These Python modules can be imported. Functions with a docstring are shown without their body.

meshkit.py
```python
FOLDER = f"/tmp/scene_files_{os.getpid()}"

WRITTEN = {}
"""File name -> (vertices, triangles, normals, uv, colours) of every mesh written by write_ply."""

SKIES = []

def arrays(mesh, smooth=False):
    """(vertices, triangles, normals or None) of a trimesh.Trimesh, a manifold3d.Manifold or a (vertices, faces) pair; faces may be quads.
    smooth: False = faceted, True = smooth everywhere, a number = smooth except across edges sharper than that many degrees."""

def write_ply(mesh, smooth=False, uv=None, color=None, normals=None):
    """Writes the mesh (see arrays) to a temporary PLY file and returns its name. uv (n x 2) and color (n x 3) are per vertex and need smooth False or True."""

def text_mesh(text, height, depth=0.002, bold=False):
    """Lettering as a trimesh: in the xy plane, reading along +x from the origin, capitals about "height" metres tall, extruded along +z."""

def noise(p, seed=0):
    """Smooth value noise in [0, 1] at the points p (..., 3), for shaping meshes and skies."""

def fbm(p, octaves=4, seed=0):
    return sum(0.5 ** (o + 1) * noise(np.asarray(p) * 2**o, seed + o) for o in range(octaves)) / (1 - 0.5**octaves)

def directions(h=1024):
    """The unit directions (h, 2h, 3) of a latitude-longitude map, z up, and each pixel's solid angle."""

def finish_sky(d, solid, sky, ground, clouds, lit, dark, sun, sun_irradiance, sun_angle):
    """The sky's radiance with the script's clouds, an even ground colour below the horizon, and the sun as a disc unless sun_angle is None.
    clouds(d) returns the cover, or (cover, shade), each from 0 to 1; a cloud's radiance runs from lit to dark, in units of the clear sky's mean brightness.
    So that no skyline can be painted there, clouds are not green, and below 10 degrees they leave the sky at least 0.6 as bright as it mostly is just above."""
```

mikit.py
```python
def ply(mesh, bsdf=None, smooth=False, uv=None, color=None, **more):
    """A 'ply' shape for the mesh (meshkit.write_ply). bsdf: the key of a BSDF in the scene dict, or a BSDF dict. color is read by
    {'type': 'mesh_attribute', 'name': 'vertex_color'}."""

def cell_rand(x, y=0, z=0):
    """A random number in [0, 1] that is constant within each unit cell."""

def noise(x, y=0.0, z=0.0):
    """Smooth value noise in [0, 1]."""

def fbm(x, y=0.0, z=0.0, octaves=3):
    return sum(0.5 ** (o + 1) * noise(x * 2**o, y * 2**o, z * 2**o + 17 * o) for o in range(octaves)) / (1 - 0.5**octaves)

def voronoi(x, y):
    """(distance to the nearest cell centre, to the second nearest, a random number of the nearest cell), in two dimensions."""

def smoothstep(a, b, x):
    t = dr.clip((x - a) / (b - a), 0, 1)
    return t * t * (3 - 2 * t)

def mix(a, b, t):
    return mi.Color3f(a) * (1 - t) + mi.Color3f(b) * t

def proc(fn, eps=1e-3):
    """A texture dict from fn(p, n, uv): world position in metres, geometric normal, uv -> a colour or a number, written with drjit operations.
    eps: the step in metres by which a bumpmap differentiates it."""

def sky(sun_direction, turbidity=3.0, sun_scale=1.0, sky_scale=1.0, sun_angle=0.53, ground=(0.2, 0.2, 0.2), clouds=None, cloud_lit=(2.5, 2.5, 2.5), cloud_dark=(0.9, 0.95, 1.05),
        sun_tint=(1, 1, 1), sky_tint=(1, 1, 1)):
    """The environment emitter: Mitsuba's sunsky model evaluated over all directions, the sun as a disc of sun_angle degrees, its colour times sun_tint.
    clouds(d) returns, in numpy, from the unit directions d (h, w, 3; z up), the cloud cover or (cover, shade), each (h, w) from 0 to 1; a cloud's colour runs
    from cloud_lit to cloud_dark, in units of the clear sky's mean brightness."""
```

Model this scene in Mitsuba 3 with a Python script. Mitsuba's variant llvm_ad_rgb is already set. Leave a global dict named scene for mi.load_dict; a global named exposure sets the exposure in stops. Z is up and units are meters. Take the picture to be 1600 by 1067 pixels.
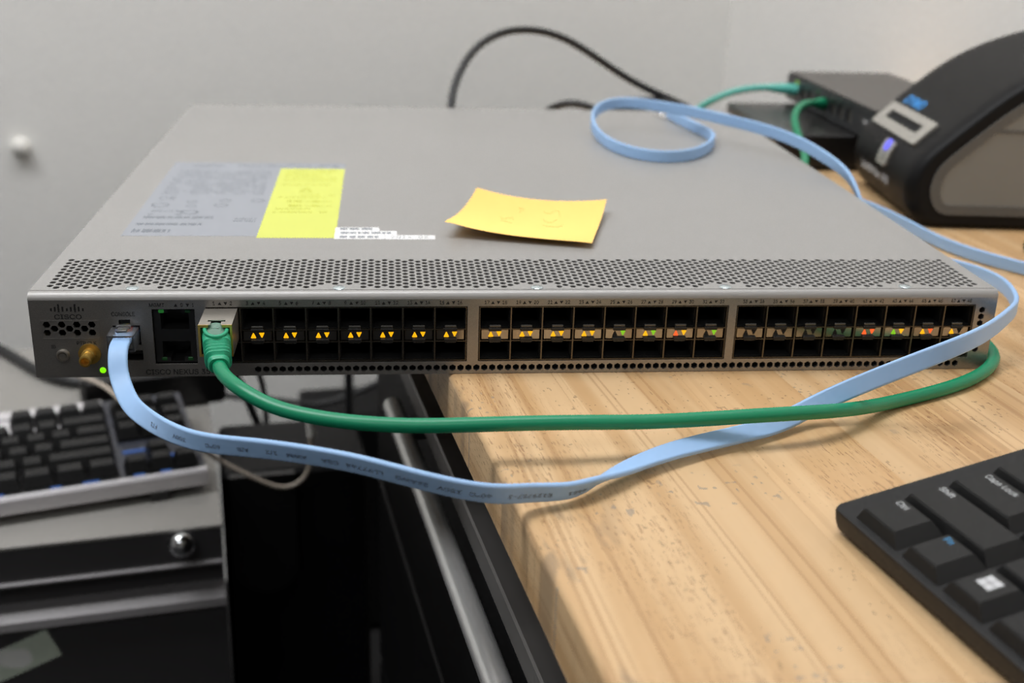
import math, random
import numpy as np, trimesh, mitsuba as mi, drjit as dr
import manifold3d as m3
import mikit, meshkit
from mikit import noise, fbm, cell_rand, smoothstep, mix, proc
from scipy.interpolate import CubicSpline
from shapely.geometry import Polygon, box as sbox, Point

T = mi.ScalarTransform4f
rng = random.Random(7)
scene, labels = {}, {}

# ------------------------------------------------------------------ camera, lights, exposure
exposure = 0.0
EYE = np.array([0.1537, -0.5004, 0.2076])
FWD = np.array([0.105372, 0.92852, -0.356015])
UP = np.array([0.00704, 0.357303, 0.933962])
scene['camera'] = {'type': 'thinlens', 'fov': 46.80, 'fov_axis': 'x', 'aperture_radius': 0.0023, 'focus_distance': 0.50,
                   'near_clip': 0.02, 'far_clip': 50.0,
                   'to_world': T().look_at(origin=EYE.tolist(), target=(EYE + FWD).tolist(), up=UP.tolist())}
LAMPS = [  # centre s, t (bench frame), half sizes, radiance
    (0.05, 0.25, 0.45, 0.30, 8.0),
    (-1.15, 0.10, 0.60, 0.30, 13.0),
    (-1.15, -1.7, 0.60, 0.30, 5.0),
    (0.05, -1.7, 0.45, 0.30, 2.0),
]
CEIL = 1.85
FLOOR = -0.76


# ------------------------------------------------------------------ helpers
def frame(o, ax, ay, az):
    m = np.eye(4)
    m[:3, 0], m[:3, 1], m[:3, 2], m[:3, 3] = ax, ay, az, o
    return m


def zrot(o, deg):
    c, s = math.cos(math.radians(deg)), math.sin(math.radians(deg))
    return frame(o, (c, s, 0), (-s, c, 0), (0, 0, 1))


WF = np.eye(4)                       # the switch stands along the world axes
BF = zrot((0.182, 0, 0), 8.23)       # bench and room: s across the bench, t along its edge
CF = zrot((0.0312, 0.2915, -0.240), 10.2)   # side cabinet: front right top corner
LF = zrot((0.0150, 0.3400, -0.2345), 17.5)  # keyboard on the cabinet: front right corner of its underside
PF = zrot((0.5150, 0.2520, 0), -5.0)   # label printer
KU, KV = np.array([0.2075, -0.9782, 0.0]), np.array([0.9653, 0.2048, 0.1616])
KF = frame((0.3081, -0.1472, 0.010), KU, KV, np.cross(KU, KV))


def rgb(r, g, b):
    """sRGB 0-255 to linear"""
    return [float(((c / 255 + 0.055) / 1.055) ** 2.4 if c > 10 else c / 255 / 12.92) for c in (r, g, b)]


def tex(c):
    return c if isinstance(c, dict) else {'type': 'rgb', 'value': list(map(float, c))}


def pr(name, base, rough=0.5, metal=0.0, bump=None, **k):
    b = {'type': 'principled', 'base_color': tex(base), 'roughness': rough, 'metallic': metal, **k}
    if bump is not None:
        b = {'type': 'bumpmap', 'arbitrary': bump[0], 'scale': bump[1], 'bsdf': b}
    scene[name] = {'type': 'twosided', 'bsdf': b}
    return name


def cat(ms):
    return trimesh.util.concatenate(list(ms))


def bx(x0, x1, y0, y1, z0, z1):
    m = trimesh.creation.box((x1 - x0, y1 - y0, z1 - z0))
    m.apply_translation(((x0 + x1) / 2, (y0 + y1) / 2, (z0 + z1) / 2))
    return m


def hull(pts):
    return trimesh.convex.convex_hull(np.asarray(pts, float))


def rbox(x0, x1, y0, y1, z0, z1, c=0.001):
    """box with chamfered edges"""
    p = []
    for x, sx in ((x0, 1), (x1, -1)):
        for y, sy in ((y0, 1), (y1, -1)):
            for z, sz in ((z0, 1), (z1, -1)):
                p += [(x, y + sy * c, z + sz * c), (x + sx * c, y, z + sz * c), (x + sx * c, y + sy * c, z)]
    return hull(p)


def taper(b, t, z0, z1, c=0.0006):
    """key cap: base rectangle b to top rectangle t, both (x0, x1, y0, y1)"""
    p = [(x, y, z0) for x in b[:2] for y in b[2:]]
    for (r, z) in ((t, z1 - c), ((t[0] + c, t[1] - c, t[2] + c, t[3] - c), z1)):
        p += [(x, y, z) for x in r[:2] for y in r[2:]]
    return hull(p)


def ext_xz(poly, y0, y1):
    """polygon in the xz plane, extruded from y0 (front) to y1"""
    ps = getattr(poly, 'geoms', [poly])
    m = cat(trimesh.creation.extrude_polygon(g, y1 - y0, engine='earcut') for g in ps)
    m.apply_transform(frame((0, y1, 0), (1, 0, 0), (0, 0, 1), (0, -1, 0)))
    return m


def ext_xy(poly, z0, z1):
    ps = getattr(poly, 'geoms', [poly])
    m = cat(trimesh.creation.extrude_polygon(g, z1 - z0, engine='earcut') for g in ps)
    m.apply_translation((0, 0, z0))
    return m


def ext_yz(poly, x0, x1):
    """polygon given in (y, z), extruded along x"""
    m = trimesh.creation.extrude_polygon(poly, x1 - x0, engine='earcut')
    m.apply_transform(frame((x0, 0, 0), (0, 1, 0), (0, 0, 1), (1, 0, 0)))
    return m


def lathe(profile, n=28):
    return trimesh.creation.revolve(np.asarray(profile, float), sections=n)


def spline(pts, n):
    p = np.asarray(pts, float)
    d = np.concatenate([[0], np.cumsum(np.linalg.norm(np.diff(p, axis=0), axis=1) ** 0.7)])
    cs = CubicSpline(d, p)
    q = cs(np.linspace(0, d[-1], n * 6))
    a = np.concatenate([[0], np.cumsum(np.linalg.norm(np.diff(q, axis=0), axis=1))])
    u = np.linspace(0, a[-1], n)
    q2 = np.stack([np.interp(u, a, q[:, k]) for k in range(3)], 1)
    par = np.interp(u, a, np.linspace(0, d[-1], n * 6))
    return q2, u, par, d


def grid_faces(n, k, close=True):
    i, j = np.meshgrid(np.arange(n - 1), np.arange(k if close else k - 1), indexing='ij')
    a, b = i * k + j, i * k + (j + 1) % k
    q = np.stack([a, b, b + k, a + k], -1).reshape(-1, 4)
    return np.vstack([q[:, [0, 1, 2]], q[:, [0, 2, 3]]])


def tube(pts, r, n=120, k=14, smooth_path=True):
    q = spline(pts, n)[0] if smooth_path else np.asarray(pts, float)
    n = len(q)
    rr = np.broadcast_to(np.asarray(r, float), (n,)) if np.ndim(r) == 0 else np.interp(np.linspace(0, 1, n), np.linspace(0, 1, len(r)), r)
    t = np.gradient(q, axis=0)
    t /= np.linalg.norm(t, axis=1, keepdims=True)
    u = np.cross(t[0], [0.3, 0.2, 0.9])
    u /= np.linalg.norm(u)
    us = []
    for i in range(n):
        u = u - t[i] * (u @ t[i])
        u /= np.linalg.norm(u)
        us.append(u)
    us = np.array(us)
    vs = np.cross(t, us)
    ang = np.arange(k) * 2 * np.pi / k
    v = q[:, None] + rr[:, None, None] * (np.cos(ang)[None, :, None] * us[:, None] + np.sin(ang)[None, :, None] * vs[:, None])
    v = np.vstack([v.reshape(-1, 3), q[0], q[-1]])
    f = grid_faces(n, k)
    j = np.arange(k)
    c0 = np.stack([np.full(k, n * k), (j + 1) % k, j], 1)
    c1 = np.stack([np.full(k, n * k + 1), (n - 1) * k + j, (n - 1) * k + (j + 1) % k], 1)
    return trimesh.Trimesh(v, np.vstack([f, c0, c1]), process=False)


def loft(sections, caps=True):
    """sections: list of (k, 3) rings"""
    k = len(sections[0])
    n = len(sections)
    v = np.vstack(sections)
    f = grid_faces(n, k)
    if caps:
        c = [np.mean(sections[0], 0), np.mean(sections[-1], 0)]
        v = np.vstack([v, c])
        j = np.arange(k)
        f = np.vstack([f, np.stack([np.full(k, n * k), (j + 1) % k, j], 1), np.stack([np.full(k, n * k + 1), (n - 1) * k + j, (n - 1) * k + (j + 1) % k], 1)])
    m = trimesh.Trimesh(v, f, process=False)
    if m.volume < 0:
        m.invert()
    return m


def rrect(w, h, r, k=4):
    """rounded rectangle ring centred at 0"""
    p = []
    for cx, cy, a0 in ((w / 2 - r, h / 2 - r, 0), (-w / 2 + r, h / 2 - r, 90), (-w / 2 + r, -h / 2 + r, 180), (w / 2 - r, -h / 2 + r, 270)):
        for i in range(k + 1):
            a = math.radians(a0 + 90 * i / k)
            p.append((cx + r * math.cos(a), cy + r * math.sin(a)))
    return np.array(p)


def key_free(key):
    if key not in scene and not any(x.startswith(key + '__') for x in scene):
        return key
    i = 1
    while f'{key}_{i:03d}' in scene or any(x.startswith(f'{key}_{i:03d}__') for x in scene):
        i += 1
    return f'{key}_{i:03d}'


def tag(key, label=None, category=None, group=None, kind=None):
    d = {k: v for k, v in dict(label=label, category=category, group=group, kind=kind).items() if v}
    if d:
        labels.setdefault(key, {}).update(d)
    return key


def add(key, mesh, m, M=WF, smooth=False, parent=None, label=None, category=None, group=None, kind=None, **k):
    key = f'{parent}__{key}' if parent else key
    key = key_free(key)
    if isinstance(mesh, dict):
        d = dict(mesh)
    else:
        mm = mesh.copy()
        mm.apply_transform(M)
        d = mikit.ply(mm, m, smooth=smooth, **k)
    scene[key] = d
    tag(key, label, category, group, kind)
    return key


TXT = {}


def text(s, h, bold=False, depth=0.00012):
    if (s, bold) not in TXT:
        TXT[(s, bold)] = meshkit.text_mesh(s, 1.0, depth=1.0, bold=bold)
    m = TXT[(s, bold)].copy()
    m.vertices *= (h, h, depth)
    return m


def text_fit(s, x0, x1, z0, h, bold=False, depth=0.00010, proud=0.00006):
    """lettering on the switch's front (plane y = 0), between x0 and x1, standing on z0"""
    m = text(s, h, bold, depth)
    b = m.bounds
    m.vertices[:, 0] = x0 + (m.vertices[:, 0] - b[0, 0]) / (b[1, 0] - b[0, 0]) * (x1 - x0)
    m.apply_transform(frame((0, -proud + depth, z0), (1, 0, 0), (0, 0, 1), (0, -1, 0)))
    return m


# ------------------------------------------------------------------ materials
def wood_fn(tone, seed):
    a, b, d = rgb(210, 177, 135), rgb(190, 151, 105), rgb(152, 108, 64)

    def fn(p, n, uv):
        x = p.x - 0.182
        s = x * 0.9897 + p.y * 0.1432
        t = p.y * 0.9897 - x * 0.1432 + seed * 3.1
        warp = noise(s * 14, t * 2.2, p.z * 14 + seed) * 0.06
        ring = fbm((s + warp) * 95, t * 1.6, p.z * 95 + seed, 3)
        fine = noise((s + warp * 0.2) * 900, t * 14, p.z * 900)
        c = mix(a, b, smoothstep(0.30, 0.72, ring) * 0.75 + 0.25 * fine * tone)
        streak = smoothstep(0.62, 0.80, noise((s + warp) * 150 + 9 * seed, t * 2.0, p.z * 150))
        c = mix(c, d, 0.40 * streak * smoothstep(0.45, 0.7, noise(s * 9 + seed, t * 1.7, 3.0)))
        line = smoothstep(0.62, 0.80, noise((s + warp * 0.6) * 620, t * 2.2, p.z * 620 + seed)) * smoothstep(0.35, 0.7, noise(s * 30, t * 2.5 + seed, 17.0))
        c = mix(c, rgb(150, 106, 62), 0.34 * line)
        pore = smoothstep(0.70, 0.88, noise(s * 2300, t * 230, p.z * 2300 + 5)) * smoothstep(0.42, 0.70, noise(s * 22, t * 7 + seed, 7.0))
        c = mix(c, rgb(126, 84, 48), 0.45 * pore)
        fleck = smoothstep(0.86, 0.93, noise(s * 900, t * 420, 41.0)) * smoothstep(0.5, 0.7, noise(s * 40, t * 40, 43.0))
        c = mix(c, rgb(100, 74, 50), 0.4 * fleck)
        edge = smoothstep(0.05, 0.0, s)
        dirt = smoothstep(0.58, 0.80, fbm(s * 160, t * 60, 11.0, 3)) * smoothstep(0.4, 0.7, noise(s * 25, t * 18, 2.0))
        c = mix(c, rgb(120, 104, 88), 0.5 * dirt * edge)
        scuff = smoothstep(0.84, 0.90, noise(s * 520, t * 380, 23.0)) * smoothstep(0.68, 0.80, noise(s * 30, t * 30, 31.0))
        c = mix(c, rgb(120, 118, 118), 0.5 * scuff)
        return c * (0.90 + 0.10 * tone)
    return fn


WOODS = [pr(f'wood_{i}', proc(wood_fn(tn, i + 1.0)), 0.42, specular=0.4) for i, tn in enumerate((0.35, 1.0, 0.7, 0.1))]


def wall_fn(c):
    def fn(p, n, uv):
        g = fbm(p.x * 180, p.y * 180, p.z * 180, 2)
        return mi.Color3f(c) * (0.97 + 0.06 * g)
    return fn


WALL = pr('paint_wall', proc(wall_fn(rgb(234, 232, 228))), 0.75, specular=0.25)
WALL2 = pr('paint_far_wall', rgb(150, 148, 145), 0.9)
pr('paint_ceiling', rgb(225, 224, 220), 0.9)
pr('carpet', proc(lambda p, n, uv: mi.Color3f(rgb(26, 25, 25)) * (0.6 + 0.8 * noise(p.x * 420, p.y * 420, 0))), 0.95)


def lid_fn(p, n, uv):
    g = noise(p.x * 2300, p.y * 2300, p.z * 2300)
    big = fbm(p.x * 9, p.y * 9, 2.0, 3)
    return mi.Color3f(rgb(152, 150, 147)) * (0.93 + 0.09 * g + 0.05 * big)


pr('silver_paint', proc(lid_fn), 0.42, metal=0.25)
pr('front_metal', proc(lambda p, n, uv: mi.Color3f(rgb(150, 147, 143)) * (0.9 + 0.2 * noise(p.x * 2600, p.y * 2600, p.z * 2600))), 0.34, metal=0.75)
pr('bezel_metal', rgb(160, 158, 155), 0.45, metal=0.4)
pr('cage_metal', rgb(105, 98, 88), 0.3, metal=0.9)
pr('strip_metal', rgb(158, 153, 146), 0.16, metal=1.0)
pr('dark_metal', rgb(38, 37, 36), 0.4, metal=0.3)
pr('tab_metal', rgb(88, 86, 82), 0.35, metal=0.6)
pr('inside_black', rgb(12, 12, 12), 0.8)
pr('print_black', rgb(14, 14, 14), 0.7)
pr('screw_zinc', rgb(210, 222, 226), 0.22, metal=1.0)
pr('gold', rgb(222, 180, 92), 0.28, metal=0.8)
pr('nickel', rgb(190, 184, 174), 0.3, metal=0.9)
pr('steel_bar', rgb(216, 215, 213), 0.3, metal=0.78)
pr('rail_steel', rgb(118, 116, 114), 0.4, metal=0.8)
pr('chrome', rgb(230, 232, 235), 0.08, metal=1.0)
pr('black_plastic', rgb(26, 26, 26), 0.45)
pr('black_gloss', rgb(20, 20, 20), 0.2)
pr('black_metal', rgb(10, 10, 11), 0.55, specular=0.25)
pr('key_black', rgb(13, 13, 13), 0.45, specular=0.35)
pr('keyboard_black', rgb(17, 17, 18), 0.5, specular=0.35)
pr('legend_white', rgb(190, 190, 192), 0.6)
pr('legend_blue', rgb(60, 150, 205), 0.6)
pr('cable_black', rgb(22, 23, 24), 0.4)
pr('cable_green', rgb(14, 128, 88), 0.36, specular=0.5)
pr('boot_green', rgb(34, 152, 112), 0.42)
pr('cable_teal', rgb(84, 180, 166), 0.45)
pr('cable_blue', rgb(148, 182, 221), 0.45, specular=0.4)
pr('print_navy', rgb(36, 46, 66), 0.6)
pr('cable_beige', rgb(176, 164, 150), 0.5)
pr('printer_black', rgb(14, 14, 15), 0.5, specular=0.22)
pr('printer_grey', rgb(128, 128, 124), 0.35)
pr('printer_frame', rgb(92, 92, 90), 0.35)
pr('printer_silver', rgb(172, 168, 160), 0.35, metal=0.4)
pr('switch_black', rgb(34, 35, 38), 0.4)
pr('switch_top', rgb(86, 82, 78), 0.42, metal=0.3)
pr('box_black', rgb(24, 23, 23), 0.3)
pr('cabinet_grey', rgb(150, 147, 142), 0.45, metal=0.2)
pr('cabinet_dark', rgb(58, 57, 58), 0.45)
pr('cabinet_lip', rgb(140, 137, 138), 0.4, metal=0.3)
pr('case_silver', rgb(210, 206, 208), 0.4, metal=0.3)
pr('white_cap', rgb(225, 222, 216), 0.5)
pr('tape', proc(lambda p, n, uv: mix(rgb(225, 226, 222), rgb(190, 200, 184), smoothstep(0.4, 0.6, noise(p.x * 60, p.z * 60)))), 0.3)
pr('note_paper', rgb(250, 200, 112), 0.85)
pr('note_pencil', rgb(236, 184, 96), 0.9)
pr('label_yellow', rgb(196, 201, 96), 0.6)
pr('label_grey', rgb(142, 145, 151), 0.45)
pr('label_white', rgb(222, 221, 220), 0.5)
pr('label_ink', rgb(112, 116, 122), 0.6)
pr('label_ink_yellow', rgb(176, 180, 60), 0.6)
pr('pcb_green', rgb(30, 96, 44), 0.4)
scene['clear_plastic'] = {'type': 'blendbsdf', 'weight': 0.05, 'first': {'type': 'dielectric', 'int_ior': 1.45}, 'second': {'type': 'twosided', 'bsdf': {'type': 'diffuse', 'reflectance': {'type': 'rgb', 'value': [0.75, 0.77, 0.8]}}}}
for nm, c in dict(wire_red=(190, 50, 30), wire_orange=(220, 130, 40), wire_yellow=(210, 190, 60), wire_green=(60, 130, 60), wire_blue=(50, 80, 150), wire_brown=(110, 70, 50)).items():
    pr(nm, rgb(*c), 0.5)
pr('led_base', (0.02, 0.02, 0.02), 0.5)


def lamp(d, c, w=0.01):
    return {**d, 'emitter': {'type': 'area', 'radiance': {'type': 'rgb', 'value': list(map(float, c))}, 'sampling_weight': w}}


# ------------------------------------------------------------------ the room
def struct(key, mesh, m, M=BF, **k):
    add(key, mesh, m, M, **k)
    tag(key, kind='structure')


S0, S1, T0, T1 = -3.2, 0.606, -3.6, 1.07
struct('floor', bx(S0, S1, T0, T1, FLOOR - 0.05, FLOOR), 'carpet')
struct('ceiling', bx(S0, S1, T0, T1, CEIL, CEIL + 0.05), 'paint_ceiling')
struct('wall_back', bx(S0, S1, T1, T1 + 0.08, FLOOR, CEIL), WALL)
struct('wall_right', bx(S1, S1 + 0.08, T0, T1 + 0.08, FLOOR, CEIL), WALL)
struct('wall_left', bx(S0 - 0.08, S0, T0, T1 + 0.08, FLOOR, CEIL), WALL2)
struct('wall_front', bx(S0, S1, T0 - 0.08, T0, FLOOR, CEIL), WALL2)
for i, (s, t, hs, ht, L) in enumerate(LAMPS):
    if hs == 0:
        continue
    root = f'ceiling_light_{i:03d}' if i else 'ceiling_light'
    ring = sbox(s - hs - 0.03, t - ht - 0.03, s + hs + 0.03, t + ht + 0.03).difference(sbox(s - hs, t - ht, s + hs, t + ht))
    add('frame', ext_xy(ring, CEIL - 0.03, CEIL), 'label_white', BF, parent=root)
    q = trimesh.Trimesh([(s - hs, t - ht, CEIL - 0.02), (s - hs, t + ht, CEIL - 0.02), (s + hs, t + ht, CEIL - 0.02), (s + hs, t - ht, CEIL - 0.02)], [(0, 1, 2), (0, 2, 3)], process=False)
    q.apply_transform(BF)
    scene[f'{root}__diffuser'] = lamp(mikit.ply(q, 'led_base'), (L * 0.985, L, L * 1.025), 1.0)
    tag(root, 'rectangular ceiling light panel over the ' + ('bench', 'left of the room', 'open floor at the left', 'bench end behind the viewer')[i], 'ceiling light')

# small white wall bumper
b = lathe([(0.0001, 0), (0.011, 0), (0.011, 0.006), (0.0105, 0.011), (0.007, 0.0145), (0.0001, 0.0155)])
b.apply_transform(frame((-0.3282, 1.0698, -0.1084), (1, 0, 0), (0, 0, 1), (0, -1, 0)))
add('wall_stud', b, 'white_cap', BF, smooth=40, label='small round white stud sticking out of the left wall', category='wall stud')

# ------------------------------------------------------------------ workbench: planks over a black tool cabinet
WB = 'workbench'
PW, TH = 0.0505, 0.0275


def edge_plank(t0, t1):
    n = int((t1 - t0) / 0.004)
    ts = np.linspace(t0, t1, n)
    secs = []
    for t in ts:
        w1, w2 = meshkit.noise(np.array([t * 60, 1.3, 0])), meshkit.noise(np.array([t * 210, 7.7, 0]))
        r = 0.0024 + 0.0011 * w1 ** 2 + 0.0004 * w2
        r2 = 0.0015
        p = [(PW, -TH), (PW, -0.0004), (PW, 0), (r * 1.6, 0)]
        p += [(r - r * math.sin(a), -(r - r * math.cos(a))) for a in np.linspace(0.15, 1.45, 6)]
        p += [(0, -0.0062), (0, -TH + r2), (r2, -TH)]
        secs.append(np.array([(x, t, z) for x, z in p]))
    return loft(secs)


nk = 0
for i in range(12):
    s0 = i * PW
    cuts = [-1.0, 0.64]
    cuts[1:1] = sorted([[-0.62], [-0.40, 0.33], [-0.75, 0.12], [-0.5, 0.20], [-0.31, 0.35], [-0.66, 0.05], [-0.2, 0.4], [-0.7, 0.1], [-0.35, 0.3], [-0.6, 0.2], [-0.3, 0.3], [-0.5, 0.1]][i])
    for a, c in zip(cuts, cuts[1:]):
        if i == 0:
            m = edge_plank(a + 0.0001, c - 0.0001)
            add('plank', m, WOODS[0], BF, smooth=60, parent=WB)
        else:
            c6 = 0.00003
            g = 0.0
            pl = hull([(x, t, z) for t in (a + g, c - g) for x, z in ((s0 + g, -TH), (s0 + PW - g, -TH), (s0 + g, -c6), (s0 + g + c6, 0), (s0 + PW - g - c6, 0), (s0 + PW - g, -c6))])
            add('plank', pl, WOODS[(i * 2 + nk) % 4 if i != 1 else 3], BF, parent=WB)
        nk += 1
tag(WB, 'butcher block wood bench top on a black tool cabinet with steel handle', 'workbench')
body = cat([bx(0.020, 0.58, -0.95, 0.355, FLOOR + 0.08, -TH - 0.045), bx(0.035, 0.58, -0.95, 0.355, -TH - 0.045, -TH)])
add('cabinet_body', body, 'black_metal', BF, parent=WB)
for z0, z1 in ((-0.225, -0.088), (-0.40, -0.232), (-0.66, -0.407)):
    add('drawer_front', rbox(0.0145, 0.0198, -0.945, 0.350, z0, z1, 0.0015), 'black_metal', BF, parent=WB)
add('top_rail', rbox(0.008, 0.0195, -0.945, 0.350, -0.0815, -0.0675, 0.001), 'rail_steel', BF, parent=WB, label='thin steel strip under the wood')
hb = cat([tube([(0.0, t, -0.0925) for t in (-0.92, -0.4, 0.0, 0.174)], 0.0062, 30, 20),
          tube([(0.0, 0.174, -0.0925), (0.0, 0.1775, -0.0925), (0.0, 0.179, -0.0925)], [0.0062, 0.005, 0.002], 8, 20)])
hdl = add('handle', hb, 'steel_bar', BF, smooth=50, parent=WB, label='long round steel drawer handle')
for t in (-0.88, 0.14):
    add('post', rbox(0.0, 0.016, t - 0.006, t + 0.006, -0.098, -0.088, 0.001), 'rail_steel', BF, parent=hdl)
for t in (0.60,):
    for s in (0.08, 0.55):
        add('leg', rbox(s - 0.02, s + 0.02, t - 0.02, t + 0.02, FLOOR, -TH, 0.002), 'black_metal', BF, parent=WB)
for s in (0.06, 0.54):
    for t in (-0.9, 0.3):
        wl = trimesh.creation.cylinder(0.04, 0.03, sections=24)
        wl.apply_transform(frame((s, t, FLOOR + 0.04), (0, 1, 0), (0, 0, 1), (1, 0, 0)))
        add('caster', wl, 'black_plastic', BF, smooth=40, parent=WB)

# ------------------------------------------------------------------ the rack switch
NS = 'network_switch'
W, D, H = 0.4395, 0.4734, 0.0395
tag(NS, 'flat silver grey rack network switch with three rows of ports and amber arrow lights', 'network switch')
shell = m3.Manifold.cube((W, D - 0.0012, 0.0375)).translate((0, 0.0012, 0.0005)) - m3.Manifold.cube((W - 0.002, D - 0.004, 0.06)).translate((0.001, -0.01, 0.0015))
sm = shell.to_mesh()
add('chassis', trimesh.Trimesh(sm.vert_properties[:, :3], sm.tri_verts, process=False), 'silver_paint', parent=NS)
add('shade_lining', cat([bx(0.0012, W - 0.0012, 0.045, D - 0.004, 0.012, 0.013), bx(0.0012, W - 0.0012, 0.0014, 0.06, 0.033, 0.0332), bx(0.0012, W - 0.0012, 0.060, 0.0605, 0.002, 0.0375), bx(0.0740, W - 0.0012, 0.0036, 0.0040, 0.0016, 0.0061), bx(0.0012, W - 0.0012, 0.0013, 0.0446, 0.00155, 0.0018)]), 'inside_black', parent=NS)  # black sheets added behind the holes, standing for the unlit inside
# lid with its perforated strip
SX = (0.0431, 0.1328, 0.2217, 0.3094, 0.3959)
holes = []
for k in range(9):
    for par in (0, 1):
        y = 0.0102 + 0.0048 * k - (0.0024 if par else 0)
        for i in range(68 - par):
            x = 0.0072 + 0.00634 * i + (0.00317 if par else 0)
            if k == 0 and any(abs(x - q) < 0.0088 for q in SX):
                continue
            holes.append([(x + 0.00145 * math.cos(a), y + 0.00172 * math.sin(a)) for a in np.linspace(0, 2 * math.pi, 10, endpoint=False)])
lidp = Polygon([(0.0004, 0.0039), (W - 0.0004, 0.0039), (W, 0.0047), (W, D), (0, D), (0, 0.0047)], holes)
lid = cat([ext_xy(lidp, H - 0.0006, H), bx(0, 0.0008, 0.0045, D, 0.030, H - 0.0012), bx(W - 0.0008, W, 0.0045, D, 0.030, H - 0.0012)])
add('lid', lid, 'silver_paint', parent=NS)
for x in SX:
    s = lathe([(0.0001, -0.0004), (0.0028, -0.0004), (0.0028, 0.0002), (0.0024, 0.0005), (0.0001, 0.0008)], 24)
    c1 = m3.Manifold.cube((0.0026, 0.0006, 0.002), True).translate((0, 0, 0.0011)) + m3.Manifold.cube((0.0006, 0.0026, 0.002), True).translate((0, 0, 0.0011))
    mm = m3.Manifold(m3.Mesh(np.asarray(s.vertices, np.float32), np.asarray(s.faces, np.uint32)))
    if mm.is_empty():
        ms = s
    else:
        mm = (mm - c1.rotate((0, 0, 20 + 60 * x))).to_mesh()
        ms = trimesh.Trimesh(mm.vert_properties[:, :3], mm.tri_verts, process=False)
    ms.apply_translation((x, 0.0063, H))
    add('lid_screw', ms, 'screw_zinc', smooth=30, parent=NS)
# front panel
PP = 0.0143
GX = (0.0752, 0.1955, 0.3145)


def hexa(x, z, r=0.00165, rot=30):
    return Polygon([(x + r * math.cos(math.radians(rot + 60 * i)), z + r * math.sin(math.radians(rot + 60 * i))) for i in range(6)])


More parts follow.
